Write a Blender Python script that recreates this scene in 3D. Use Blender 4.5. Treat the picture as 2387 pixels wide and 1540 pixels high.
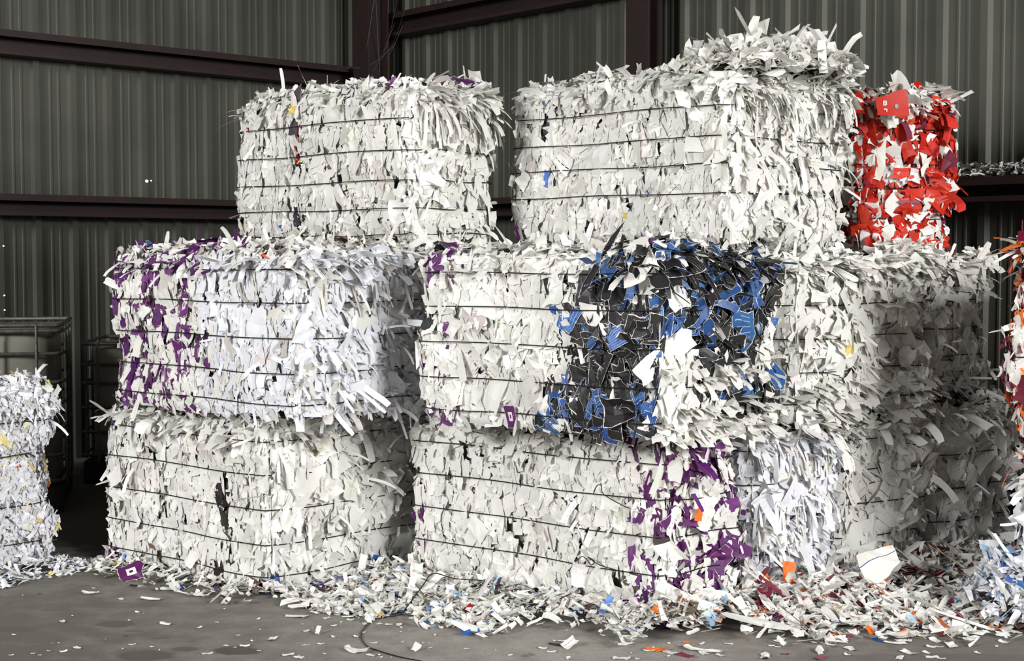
import bpy, math
import numpy as np
from mathutils import Vector

# ------------------------------------------------------------------ scene, camera, light
sc = bpy.context.scene
for o in list(bpy.data.objects):
    bpy.data.objects.remove(o)
COL = sc.collection
HC, FPX, PITCH = 1.6, 3500.0, math.atan(180 / 3500.0)
cam_d = bpy.data.cameras.new('camera')
cam_d.sensor_fit = 'HORIZONTAL'
cam_d.sensor_width = 36.0
cam_d.lens = FPX / 2387 * 36.0
cam = bpy.data.objects.new('camera', cam_d)
COL.objects.link(cam)
cam.location = (0, 0, HC)
cam.rotation_euler = (math.pi / 2 - PITCH, 0, 0)
sc.camera = cam

sc.view_settings.view_transform = 'Standard'
sc.view_settings.look = 'None'
sc.view_settings.gamma = 1.0
sc.view_settings.use_curve_mapping = False
sc.view_settings.exposure = 0.0

world = bpy.data.worlds.new('world')
sc.world = world
world.use_nodes = True
bg = world.node_tree.nodes['Background']
bg.inputs['Color'].default_value = (0.93, 0.97, 1.0, 1)
bg.inputs['Strength'].default_value = 0.12


def area(name, loc, target, sx, sy, power, col=(1, 1, 1)):
    l = bpy.data.lights.new(name, 'AREA')
    l.shape = 'RECTANGLE'
    l.size, l.size_y, l.energy, l.color = sx, sy, power, col
    o = bpy.data.objects.new(name, l)
    COL.objects.link(o)
    o.location = loc
    d = Vector(target) - Vector(loc)
    o.rotation_euler = d.to_track_quat('-Z', 'Y').to_euler()
    return o


# daylight through the big open door behind the camera
# (two openings: one behind on the right, one behind on the left)
area('door_daylight', (7.7, -2.9, 4.7), (0.6, 7.0, 1.1), 4.4, 3.2, 1640, (1.0, 0.993, 0.98))
area('side_door_daylight', (-8.6, -2.6, 5.0), (-0.4, 7.0, 1.1), 3.8, 3.2, 1400, (1.0, 0.993, 0.982))

# ------------------------------------------------------------------ small helpers


def lin(r, g, b):
    f = lambda c: ((c / 255 + 0.055) / 1.055) ** 2.4 if c > 10 else c / 255 / 12.92
    return np.array([f(r), f(g), f(b)])


def at(px, py, d):
    """point of the place seen at pixel (px, py) of the photograph, d metres along the view axis"""
    x = (px - 1193.5) / FPX * d
    yv = (770 - py) / FPX * d
    c, s = math.cos(PITCH), math.sin(PITCH)
    return np.array([x, d * c + yv * s, HC - d * s + yv * c])


def ground(px, py, z=0.0):
    c, s = math.cos(PITCH), math.sin(PITCH)
    k = (770 - py) / FPX
    d = (z - HC) / (k * c - s)
    return at(px, py, d)


def norm(v):
    return v / np.maximum(np.linalg.norm(v, axis=-1, keepdims=True), 1e-9)


def tag(o, label=None, cat=None, group=None, kind=None):
    if label: o['label'] = label
    if cat: o['category'] = cat
    if group: o['group'] = group
    if kind: o['kind'] = kind
    return o


def empty(name, loc, label, cat, group=None):
    o = bpy.data.objects.new(name, None)
    o.empty_display_size = 0.1
    COL.objects.link(o)
    o.location = loc
    return tag(o, label, cat, group)


class Buf:
    """quads with a colour per face and a uv per corner"""

    def __init__(self):
        self.v, self.f, self.c, self.uv, self.n = [], [], [], [], 0

    def add(self, V, F, C=None, UV=None):
        V = np.asarray(V, float).reshape(-1, 3)
        F = np.asarray(F, int).reshape(-1, 4)
        self.v.append(V)
        self.f.append(F + self.n)
        self.n += len(V)
        if C is None: C = np.tile([0.5, 0.5, 0.5, 0.0], (len(F), 1))
        C = np.asarray(C, float)
        if C.ndim == 1: C = np.tile(C, (len(F), 1))
        self.c.append(C)
        if UV is None: UV = np.full((len(V), 2), 0.5)
        self.uv.append(np.asarray(UV)[F.ravel()])

    def box(self, a, b, C=None):
        x0, y0, z0 = a
        x1, y1, z1 = b
        V = [(x0, y0, z0), (x1, y0, z0), (x1, y1, z0), (x0, y1, z0), (x0, y0, z1), (x1, y0, z1), (x1, y1, z1), (x0, y1, z1)]
        self.add(V, [(0, 3, 2, 1), (4, 5, 6, 7), (0, 1, 5, 4), (1, 2, 6, 5), (2, 3, 7, 6), (3, 0, 4, 7)], C)
        return self

    def tube(self, pts, r, n=6, closed=False, C=None):
        P = np.asarray(pts, float)
        m = len(P)
        T = norm(np.roll(P, -1, 0) - np.roll(P, 1, 0)) if closed else norm(np.gradient(P, axis=0))
        up = np.array([0, 0, 1.0])
        if np.abs(T @ up).max() > 0.95:
            up = np.array([0.31, 0.87, 0.38]) / 1.0
            up = norm(up[None])[0]
            if np.abs(T @ up).max() > 0.97: up = np.array([0.9, -0.3, 0.3])
        A = norm(np.cross(T, up))
        B = np.cross(A, T)
        an = np.linspace(0, 2 * math.pi, n, endpoint=False)
        V = (P[:, None] + r * (np.cos(an)[None, :, None] * A[:, None] + np.sin(an)[None, :, None] * B[:, None])).reshape(-1, 3)
        F = []
        for i in range(m if closed else m - 1):
            j = (i + 1) % m
            for k in range(n):
                q = (k + 1) % n
                F.append((i * n + k, i * n + q, j * n + q, j * n + k))
        if not closed and n == 6:
            for i in (0, m - 1):
                F += [(i * n, i * n + 1, i * n + 2, i * n + 3), (i * n + 3, i * n + 4, i * n + 5, i * n)]
        self.add(V, F, C)
        return self

    def build(self, name, mat, parent=None, origin=None, smooth=False):
        V = np.concatenate(self.v)
        F = np.concatenate(self.f)
        if origin is None:
            origin = np.array(parent.location) if parent else np.zeros(3)
        me = bpy.data.meshes.new(name)
        me.vertices.add(len(V))
        me.vertices.foreach_set('co', (V - np.asarray(origin)).astype(np.float32).ravel())
        me.loops.add(len(F) * 4)
        me.loops.foreach_set('vertex_index', F.astype(np.int32).ravel())
        me.polygons.add(len(F))
        me.polygons.foreach_set('loop_start', np.arange(0, len(F) * 4, 4, dtype=np.int32))
        if smooth: me.polygons.foreach_set('use_smooth', np.ones(len(F), bool))
        a = me.attributes.new('col', 'FLOAT_COLOR', 'FACE')
        a.data.foreach_set('color', np.concatenate(self.c).astype(np.float32).ravel())
        u = me.uv_layers.new(name='UVMap')
        u.uv.foreach_set('vector', np.concatenate(self.uv).astype(np.float32).ravel())
        me.materials.append(mat)
        me.update(calc_edges=True)
        if not smooth:
            try: me.shade_flat()
            except Exception: pass
        o = bpy.data.objects.new(name, me)
        COL.objects.link(o)
        if parent: o.parent = parent
        else: o.location = origin
        return o


# ------------------------------------------------------------------ materials


class Nodes:
    def __init__(self, name):
        self.m = bpy.data.materials.new(name)
        self.m.use_nodes = True
        self.t = self.m.node_tree
        self.b = self.t.nodes['Principled BSDF']

    def n(self, typ, **kw):
        x = self.t.nodes.new(typ)
        for k, v in kw.items(): setattr(x, k, v)
        return x

    def link(self, a, b): self.t.links.new(a, b)

    def math(self, op, a, b=None, c=None):
        x = self.n('ShaderNodeMath', operation=op)
        for i, v in enumerate((a, b, c)):
            if v is None: continue
            if isinstance(v, (int, float)): x.inputs[i].default_value = v
            else: self.link(v, x.inputs[i])
        return x.outputs[0]

    def mix(self, f, a, b):
        x = self.n('ShaderNodeMix', data_type='RGBA')
        for s, v in ((x.inputs[0], f), (x.inputs[6], a), (x.inputs[7], b)):
            if isinstance(v, (int, float)): s.default_value = v
            elif isinstance(v, (tuple, list, np.ndarray)): s.default_value = (*v[:3], 1)
            else: self.link(v, s)
        return x.outputs[2]

    def ramp(self, f, p0, p1):
        x = self.n('ShaderNodeMapRange')
        x.inputs[1].default_value, x.inputs[2].default_value = p0, p1
        self.link(f, x.inputs[0])
        return x.outputs[0]

    def noise(self, scale, detail=4, vec=None, rough=0.55):
        x = self.n('ShaderNodeTexNoise')
        x.inputs['Scale'].default_value = scale
        x.inputs['Detail'].default_value = detail
        x.inputs['Roughness'].default_value = rough
        if vec is None:
            g = self.n('ShaderNodeNewGeometry')
            vec = g.outputs['Position']
        self.link(vec, x.inputs['Vector'])
        return x.outputs['Fac']

    def bump(self, h, strength, dist):
        x = self.n('ShaderNodeBump')
        x.inputs['Strength'].default_value = strength
        x.inputs['Distance'].default_value = dist
        self.link(h, x.inputs['Height'])
        self.link(x.outputs[0], self.b.inputs['Normal'])


def paper_material():
    """scraps of paper and card: the colour of each scrap, with its print (kind of print in alpha)"""
    k = Nodes('paper')
    at_ = k.n('ShaderNodeAttribute', attribute_name='col')
    col, pid = at_.outputs['Color'], at_.outputs['Alpha']
    uv = k.n('ShaderNodeUVMap', uv_map='UVMap')
    s = k.n('ShaderNodeSeparateXYZ')
    k.link(uv.outputs[0], s.inputs[0])
    u, v = s.outputs[0], s.outputs[1]
    is_ = lambda x: k.math('COMPARE', pid, x, 0.03)
    band = lambda c, x, w: k.math('COMPARE', c, x, w)
    # 0.1 printed rule along the scrap, 0.2 the same in blue
    dash = k.math('GREATER_THAN', k.math('FRACT', k.math('MULTIPLY', v, 5.0)), 0.25)
    line = k.math('MULTIPLY', band(u, 0.3, 0.02), dash)
    out = k.mix(k.math('MULTIPLY', is_(0.1), line), col, lin(38, 36, 38))
    out = k.mix(k.math('MULTIPLY', is_(0.2), band(u, 0.35, 0.014)), out, lin(52, 72, 140))
    # 0.3 rows of small type
    rows = k.math('LESS_THAN', k.math('FRACT', k.math('MULTIPLY', v, 9.0)), 0.3)
    typ = k.math('GREATER_THAN', k.noise(420, 1), 0.5)
    out = k.mix(k.math('MULTIPLY', k.math('MULTIPLY', is_(0.3), k.math('MULTIPLY', rows, typ)), k.math('COMPARE', u, 0.5, 0.33)), out, lin(110, 108, 106))
    # 0.4 blue card with white rules
    st = k.math('LESS_THAN', k.math('FRACT', k.math('MULTIPLY', u, 7.0)), 0.14)
    st = k.math('MULTIPLY', st, band(v, 0.5, 0.34))
    out = k.mix(k.math('MULTIPLY', k.math('MULTIPLY', is_(0.4), st), 0.65), out, lin(190, 205, 228))
    # 0.5 purple card with a pale window
    win = k.math('MULTIPLY', band(u, 0.5, 0.2), band(v, 0.5, 0.2))
    dot = k.math('MULTIPLY', band(u, 0.5, 0.07), band(v, 0.5, 0.08))
    win = k.math('MULTIPLY', win, k.math('SUBTRACT', 1.0, dot))
    out = k.mix(k.math('MULTIPLY', is_(0.5), win), out, lin(226, 222, 220))
    # 0.7 black card with a dotted line
    dots = k.math('MULTIPLY', band(u, 0.62, 0.012), k.math('LESS_THAN', k.math('FRACT', k.math('MULTIPLY', v, 16.0)), 0.4))
    out = k.mix(k.math('MULTIPLY', is_(0.7), dots), out, lin(200, 200, 200))
    # torn white edge of coated card (0.4, 0.6, 0.7, 0.8)
    e = k.math('MINIMUM', k.math('MINIMUM', u, k.math('SUBTRACT', 1.0, u)), k.math('MINIMUM', v, k.math('SUBTRACT', 1.0, v)))
    torn = k.math('LESS_THAN', e, k.math('MULTIPLY', k.math('SUBTRACT', k.noise(45, 3), 0.28), 0.085))
    coated = k.math('GREATER_THAN', pid, 0.35)
    edged = k.math('MULTIPLY', k.math('GREATER_THAN', pid, 0.35), k.math('LESS_THAN', pid, 0.75))
    out = k.mix(k.math('MULTIPLY', k.math('MULTIPLY', torn, edged), 0.85), out, lin(222, 220, 216))
    k.link(out, k.b.inputs['Base Color'])
    k.link(k.math('SUBTRACT', 0.82, k.math('MULTIPLY', coated, 0.37)), k.b.inputs['Roughness'])
    k.b.inputs['Specular IOR Level'].default_value = 0.3
    k.bump(k.noise(90, 3), 0.25, 0.004)
    return k.m


def simple(name, col, rough=0.6, metal=0.0, noise_scale=None, col2=None, bump=None, emit=None):
    k = Nodes(name)
    k.b.inputs['Base Color'].default_value = (*col, 1)
    k.b.inputs['Roughness'].default_value = rough
    k.b.inputs['Metallic'].default_value = metal
    if noise_scale:
        f = k.ramp(k.noise(noise_scale, 5), 0.35, 0.68)
        k.link(k.mix(f, col, col2), k.b.inputs['Base Color'])
    if bump:
        k.bump(k.noise(bump[0], 4), bump[1], bump[2])
    if emit:
        k.b.inputs['Emission Color'].default_value = (*emit[0], 1)
        k.b.inputs['Emission Strength'].default_value = emit[1]
    return k.m


PAPER = paper_material()
WIRE = simple('black_wire', lin(34, 32, 30), 0.5, 0.5)
SHEET = simple('wall_sheet', lin(73, 73, 66), 0.6, 0.15, 1.3, lin(86, 86, 78), (60, 0.05, 0.002))
STEEL = simple('oxide_steel', lin(46, 27, 25), 0.6, 0.0, 4.0, lin(34, 23, 22), (40, 0.2, 0.003))
TANK = simple('dirty_plastic', lin(152, 149, 136), 0.5, 0.0, 5.0, lin(134, 131, 119))
CAGE = simple('galvanised_tube', lin(118, 116, 108), 0.5, 0.4, 30, lin(92, 90, 84))
BLACKP = simple('black_plastic', lin(46, 45, 42), 0.6, 0.0, 8, lin(34, 33, 31))
SKYHOLE = simple('daylight_spot', lin(240, 248, 250), 0.5, 0, emit=((0.8, 0.95, 1.0), 1.2))
ROOF = simple('roof_sheet', lin(110, 110, 104), 0.7)
WEB = simple('dusty_web', lin(92, 89, 84), 0.9)


def floor_material():
    k = Nodes('concrete')
    g = k.n('ShaderNodeNewGeometry')
    pos = g.outputs['Position']
    a = k.noise(1.1, 6, pos, 0.6)
    b = k.noise(9.0, 5, pos, 0.65)
    c = k.noise(70.0, 3, pos, 0.6)
    base = k.mix(k.ramp(a, 0.3, 0.7), lin(158, 153, 145), lin(180, 175, 167))
    base = k.mix(k.math('MULTIPLY', k.ramp(b, 0.42, 0.72), 0.6), base, lin(130, 125, 118))
    base = k.mix(k.math('MULTIPLY', k.ramp(c, 0.4, 0.7), 0.35), base, lin(112, 108, 102))
    # oily dirt trodden into the corner on the left, damp blots near the front, and broad darkening at the sides
    s = k.n('ShaderNodeSeparateXYZ')
    k.link(pos, s.inputs[0])

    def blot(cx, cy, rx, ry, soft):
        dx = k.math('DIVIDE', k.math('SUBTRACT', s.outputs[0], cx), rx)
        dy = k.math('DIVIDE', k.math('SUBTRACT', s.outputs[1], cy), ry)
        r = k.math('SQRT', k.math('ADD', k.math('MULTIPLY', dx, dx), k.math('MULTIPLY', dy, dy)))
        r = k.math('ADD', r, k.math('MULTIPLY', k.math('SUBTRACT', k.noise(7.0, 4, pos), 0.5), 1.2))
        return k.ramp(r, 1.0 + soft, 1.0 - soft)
    out = base
    for (px, py, rx, ry, st) in ((335, 1528, .1, .06, .7), (545, 1517, .09, .055, .75), (265, 1455, .075, .05, .6),
                                 (430, 1513, .05, .03, .6), (20, 1467, .1, .04, .5), (310, 1470, .04, .02, .45),
                                 (372, 1487, .035, .015, .45), (240, 1410, .2, .05, .15), (2150, 1535, .5, .06, .25)):
        q = ground(px, py)
        out = k.mix(k.math('MULTIPLY', blot(q[0], q[1], rx * 1.15, ry * 1.2, 0.15), min(1, st * 1.25)), out, lin(52, 49, 45))
    out = k.mix(k.math('MULTIPLY', blot(-2.9, 5.6, 2.1, 2.6, .5), .9), out, lin(96, 91, 84))  # light falling on the centre floor, put into colour by darkening the left
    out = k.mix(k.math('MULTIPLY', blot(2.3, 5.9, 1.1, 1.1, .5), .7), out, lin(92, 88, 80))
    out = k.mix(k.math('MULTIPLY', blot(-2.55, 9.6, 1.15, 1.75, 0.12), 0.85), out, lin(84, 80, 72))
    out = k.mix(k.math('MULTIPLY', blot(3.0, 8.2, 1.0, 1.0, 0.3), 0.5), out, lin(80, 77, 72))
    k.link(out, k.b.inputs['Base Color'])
    k.b.inputs['Roughness'].default_value = 0.75
    k.bump(k.math('ADD', b, k.math('MULTIPLY', c, 0.4)), 0.25, 0.01)
    return k.m


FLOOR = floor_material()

# ------------------------------------------------------------------ scraps of paper
# kinds of scrap: sRGB colour, jitter, kind of print
KINDS = {
    'white': ((227, 226, 221), 5, 0.0), 'cool': ((227, 228, 233), 5, 0.0), 'grey': ((208, 205, 199), 9, 0.0),
    'rule': ((230, 227, 221), 6, 0.1), 'blue_rule': ((230, 227, 222), 6, 0.2), 'type': ((230, 228, 222), 6, 0.3),
    'purple': ((96, 46, 102), 14, 0.8), 'purple_window': ((98, 46, 105), 10, 0.5),
    'black': ((38, 37, 37), 8, 0.6), 'black_dots': ((38, 37, 37), 6, 0.7), 'blue': ((54, 92, 150), 12, 0.4),
    'plain_blue': ((48, 84, 142), 14, 0.6), 'red': ((186, 42, 26), 14, 0.8), 'orange': ((240, 118, 44), 12, 0.8),
    'maroon': ((112, 38, 58), 10, 0.8), 'yellow': ((220, 196, 112), 16, 0.0), 'dark': ((58, 54, 56), 18, 0.0),
    'brown': ((104, 86, 72), 16, 0.0), 'speck': ((58, 54, 56), 18, 0.0), 'speck_brown': ((104, 86, 72), 16, 0.0), 'pale_blue': ((150, 180, 212), 14, 0.0), 'ocean': ((60, 100, 168), 20, 0.0),
}
KN = list(KINDS)
KI = {n: i for i, n in enumerate(KN)}
PLAIN = {KI[n] for n in ('white', 'cool', 'grey', 'rule', 'blue_rule', 'type')}


def kind_colours(ids, rng):
    out = np.zeros((len(ids), 4))
    for i in np.unique(ids):
        m = ids == i
        base, jit, p = KINDS[KN[i]]
        n = m.sum()
        c = np.array(base)[None] + rng.normal(0, jit, (n, 1)) + rng.normal(0, jit * 0.25, (n, 3))
        c = np.clip(c, 8, 250) / 255
        out[m, :3] = np.where(c > 0.04045, ((c + 0.055) / 1.055) ** 2.4, c / 12.92)
        out[m, 3] = p
    return out


def pick(rng, n, **weights):
    w = np.array(list(weights.values()), float)
    return np.array([KI[k] for k in weights])[rng.choice(len(w), n, p=w / w.sum())]


def frame(Nn, ang, rng):
    """long axis in the plane of normal Nn, ang radians from straight down"""
    n = len(Nn)
    up = np.tile([0, 0, 1.0], (n, 1))
    flat = np.abs(Nn[:, 2]) > 0.93
    up[flat] = [0.6, 0.8, 0.0]
    t2 = norm(up - (up * Nn).sum(1, keepdims=True) * Nn)
    t1 = np.cross(t2, Nn)
    c, s = np.cos(ang)[:, None], np.sin(ang)[:, None]
    return c * t2 + s * t1, -s * t2 + c * t1      # long, wide


def rot(v, axis, ang):
    c, s = np.cos(ang)[:, None], np.sin(ang)[:, None]
    return v * c + np.cross(axis, v) * s + axis * (axis * v).sum(1, keepdims=True) * (1 - c)


def patches(rng, P, Nn, ang, tilt_l, tilt_w, w, l, bend, NX=2, NY=3, crumple=0.05, ragged=0.16):
    """flat or cupped scraps about their middle -> verts (n, m, 3), quads, uv"""
    n = len(P)
    L, W = frame(Nn, ang, rng)
    L2 = rot(L, W, tilt_l)
    N2 = rot(Nn, W, tilt_l)
    W2 = rot(W, L2, tilt_w)
    N2 = rot(N2, L2, tilt_w)
    s, t = np.meshgrid(np.linspace(-.5, .5, NX + 1), np.linspace(-.5, .5, NY + 1), indexing='ij')
    s, t = s.ravel(), t.ravel()
    m = len(s)
    taper = rng.uniform(-0.45, 0.45, (n, 1))
    skew = rng.normal(0, 0.2, (n, 1))
    edge = (np.abs(s) > .49) | (np.abs(t) > .49)
    S = s[None] * (1 + taper * t[None] * 2 * .6) + skew * t[None] + edge * rng.normal(0, ragged, (n, m)) * .6
    T = t[None] + edge * rng.normal(0, ragged, (n, m)) * .5
    Z = bend[:, None] * (t[None] ** 2) * 4 * .5 + rng.normal(0, .28, (n, 1)) * bend[:, None].clip(-1, 1) * (s[None] ** 2) * 4 + rng.normal(0, crumple, (n, m))
    V = P[:, None] + L2[:, None] * (T * l[:, None])[..., None] + W2[:, None] * (S * w[:, None])[..., None] + N2[:, None] * (Z * np.minimum(w, l)[:, None])[..., None]
    q = []
    for i in range(NX):
        for j in range(NY):
            a = i * (NY + 1) + j
            q.append((a, a + NY + 1, a + NY + 2, a + 1))
    return V, np.array(q), np.stack([s + .5, t + .5], 1)


def strips(rng, P, d0, wdir, w, l, droop, NX=1, NY=6, wobble=0.06, ragged=0.05):
    """strips held at one end: they set out along d0 and sag towards the floor"""
    n = len(P)
    w, l = np.maximum(w, .007), np.minimum(l, .19)
    l = np.minimum(l, w * 14)
    down = np.array([0, 0, -1.0])
    V = np.zeros((n, NX + 1, NY + 1, 3))
    p = P.copy()
    d = d0.copy()
    side = norm(wdir)
    tw = rng.normal(0, .14, n)
    for j in range(NY + 1):
        half = w * .5 * (1 + rng.normal(0, ragged, n))
        if j == NY: half = half * rng.uniform(.6, 1.05, n)
        for i in range(NX + 1):
            s = i / NX * 2 - 1
            off = side * (s * half)[:, None]
            if NX > 1 and j in (0, NY): off = off + d * (rng.normal(0, .12, n) * w)[:, None]
            V[:, i, j] = p + off
        d = norm(d + down * (droop * (.35 + .65 * j / NY))[:, None] + rng.normal(0, wobble, (n, 3)))
        p = p + d * (l / NY)[:, None]
        side = norm(rot(side, d, tw * .35))
        side = norm(side - (side * d).sum(1, keepdims=True) * d)
    s, t = np.meshgrid(np.linspace(0, 1, NX + 1), np.linspace(0, 1, NY + 1), indexing='ij')
    q = []
    for i in range(NX):
        for j in range(NY):
            a = i * (NY + 1) + j
            q.append((a, a + NY + 1, a + NY + 2, a + 1))
    return V.reshape(n, -1, 3), np.array(q), np.stack([s.ravel(), t.ravel()], 1)


def drape(B, rng, face, n, wm, lm, ang, lift=(-.004, .008), curl=.012, NX=3, NY=4, ragged=.13, lo=(0, 0), hi=(1, 1), wj=.35):
    """scraps pressed on to the bale, following its bulges, one edge a little loose"""
    X, Y = B.dims(face)
    p0, q0 = rng.uniform(lo[0], hi[0], n), rng.uniform(lo[1], hi[1], n)
    w, l = rng.lognormal(math.log(wm), wj, n), rng.lognormal(math.log(lm), wj, n)
    a = rng.normal(0, ang, n)
    s, t = np.meshgrid(np.linspace(-.5, .5, NX + 1), np.linspace(-.5, .5, NY + 1), indexing='ij')
    s, t = s.ravel(), t.ravel()
    m = len(s)
    edge = (np.abs(s) > .49) | (np.abs(t) > .49)
    taper = rng.uniform(-.4, .4, (n, 1))
    S = (s[None] * (1 + taper * t[None] * 1.3) + rng.normal(0, .2, (n, 1)) * t[None] + edge * rng.normal(0, ragged, (n, m)) * .6) * w[:, None]
    T = (t[None] + edge * rng.normal(0, ragged, (n, m)) * .5) * l[:, None]
    ca, sa = np.cos(a)[:, None], np.sin(a)[:, None]
    P = np.clip(p0[:, None] + (S * ca + T * sa) / X, 0, 1)
    Q = np.clip(q0[:, None] + (T * ca - S * sa) / Y, 0, 1)
    e = rng.choice([-1, 1], n, p=[.7, .3])[:, None]
    off = rng.uniform(lift[0], lift[1], n)[:, None] + np.abs(rng.normal(0, curl, (n, 1))) * np.clip(t[None] * e + .12, 0, 1) ** 1.5 * 1.6 + np.abs(rng.normal(0, curl * .6, (n, 1))) * (s[None] * rng.choice([-1, 1], (n, 1))).clip(0) ** 2 * 3 + rng.normal(0, .0012, (n, m))
    W, Nn, (aa, bb, cc) = B.surf(face, P.ravel(), Q.ravel(), off=off.ravel())
    q = []
    for i in range(NX):
        for j in range(NY):
            k = i * (NY + 1) + j
            q.append((k, k + NY + 1, k + NY + 2, k + 1))
    mid = m // 2
    loc = [x.reshape(n, m)[:, mid] for x in (aa, bb, cc)]
    return (W.reshape(n, m, 3), np.array(q), np.stack([s + .5, t + .5], 1)), loc


def put(buf, Vq, cols, sel=None):
    V, q, uv = Vq
    if sel is not None:
        V, cols = V[sel], cols[sel]
    n, m = V.shape[:2]
    if n == 0: return
    F = (q[None] + (np.arange(n) * m)[:, None, None]).reshape(-1, 4)
    buf.add(V.reshape(-1, 3), F, np.repeat(cols, len(q), 0), np.tile(uv, (n, 1)))


# ------------------------------------------------------------------ bales
CARD_NAME = {'purple': 'purple_card', 'purple_window': 'purple_card', 'black': 'black_card', 'black_dots': 'black_card', 'blue': 'blue_card', 'plain_blue': 'blue_card',
             'red': 'red_card', 'orange': 'orange_card', 'maroon': 'maroon_card'}
CARD_LABEL = {'purple_card': 'torn purple printed card', 'black_card': 'torn glossy black card with white edges', 'blue_card': 'torn blue card with fine white lines',
              'red_card': 'torn bright red card', 'orange_card': 'torn orange card', 'maroon_card': 'torn maroon card'}


class Bale:
    def __init__(self, near, left, right, z0, z1, seed, r=.07, tilt=(0, 0), wires=(.11, .29, .49, .69, .88), lump=1.0, rb=0.0):
        self.N, self.L, self.R = (np.array(p, float) for p in (near, left, right))
        self.z0, self.h, self.seed, self.r, self.tilt, self.wc, self.lump = z0, z1 - z0, seed, r, tilt, wires, lump
        self.rng = np.random.default_rng(seed)
        self.la, self.lb = np.linalg.norm(self.L - self.N), np.linalg.norm(self.R - self.N)
        self.ph = self.rng.uniform(0, 6.28, (10, 4))
        self.fr = self.rng.uniform(3.0, 13.0, (10, 3)) * self.rng.choice([-1, 1], (10, 3))
        self.M = np.zeros((3, 3))
        self.M[:2, 0] = (self.L - self.N) / self.la
        self.M[:2, 1] = (self.R - self.N) / self.lb
        self.M[2, 2] = 1
        self.MI = np.linalg.inv(self.M).T
        c = self.N + (self.L - self.N) / 2 + (self.R - self.N) / 2
        self.centre = np.array([c[0], c[1], z0])

    def surf(self, face, p, q, off=0.0, amp=1.0, pinch=1.0):
        """face l/r/t/bl/br/b; p, q in 0..1 -> world point, outward normal, local a, b, c"""
        p, q = np.asarray(p, float), np.asarray(q, float)
        z = np.zeros_like(p)
        a, b, c = {'l': (p, z, q), 'r': (z, p, q), 't': (p, q, z + 1), 'b': (p, q, z), 'bl': (z + 1, p, q), 'br': (p, z + 1, q)}[face]
        H = np.array([self.la, self.lb, self.h]) / 2
        Q = np.stack([a * 2 - 1, b * 2 - 1, c * 2 - 1], -1) * H
        r = min(self.r, H.min() * .8)
        inner = np.clip(Q, -(H - r), H - r)
        D = norm(Q - inner)
        S = inner + D * r
        n = np.zeros(len(S))
        for k in range(10):
            n += np.sin(S @ self.fr[k] + self.ph[k, 0]) * (.5 if k < 5 else .32)
        lumpy = {'l': .011, 'r': .02, 't': .022}.get(face, .014) * self.lump
        wp = np.zeros(len(S))
        if face not in 'tb' or face in ('bl', 'br'):
            for w in self.wc:
                wp += np.exp(-((c - w) / .035) ** 2)
            wp = -wp * ({'l': .009, 'r': .034}.get(face, .015)) * pinch * self.lump
        S = S + D * ((n * lumpy * amp + wp + off)[:, None])
        W = (S + H) @ self.M.T
        W[:, 0] += self.N[0]
        W[:, 1] += self.N[1]
        W[:, 2] += self.z0 + self.tilt[0] * a * (c > -1) + self.tilt[1] * b
        return W, norm(D @ self.MI.T), (a, b, c)

    def spots(self, face, n, lo=(0, 0), hi=(1, 1), **kw):
        p = self.rng.uniform(lo[0], hi[0], n)
        q = self.rng.uniform(lo[1], hi[1], n)
        return self.surf(face, p, q, **kw)

    def dims(self, face):
        return {'l': (self.la, self.h), 'r': (self.lb, self.h), 't': (self.la, self.lb), 'bl': (self.lb, self.h), 'br': (self.la, self.h)}[face]


BROAD = {'l': ((260, .05, .085, .3, (-.026, -.014), .003), (360, .05, .085, .28, (-.005, .004), .005)),
         'r': ((130, .14, .17, .9, (-.028, -.014), .006), (120, .11, .16, .9, (-.010, .006), .016))}


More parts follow.
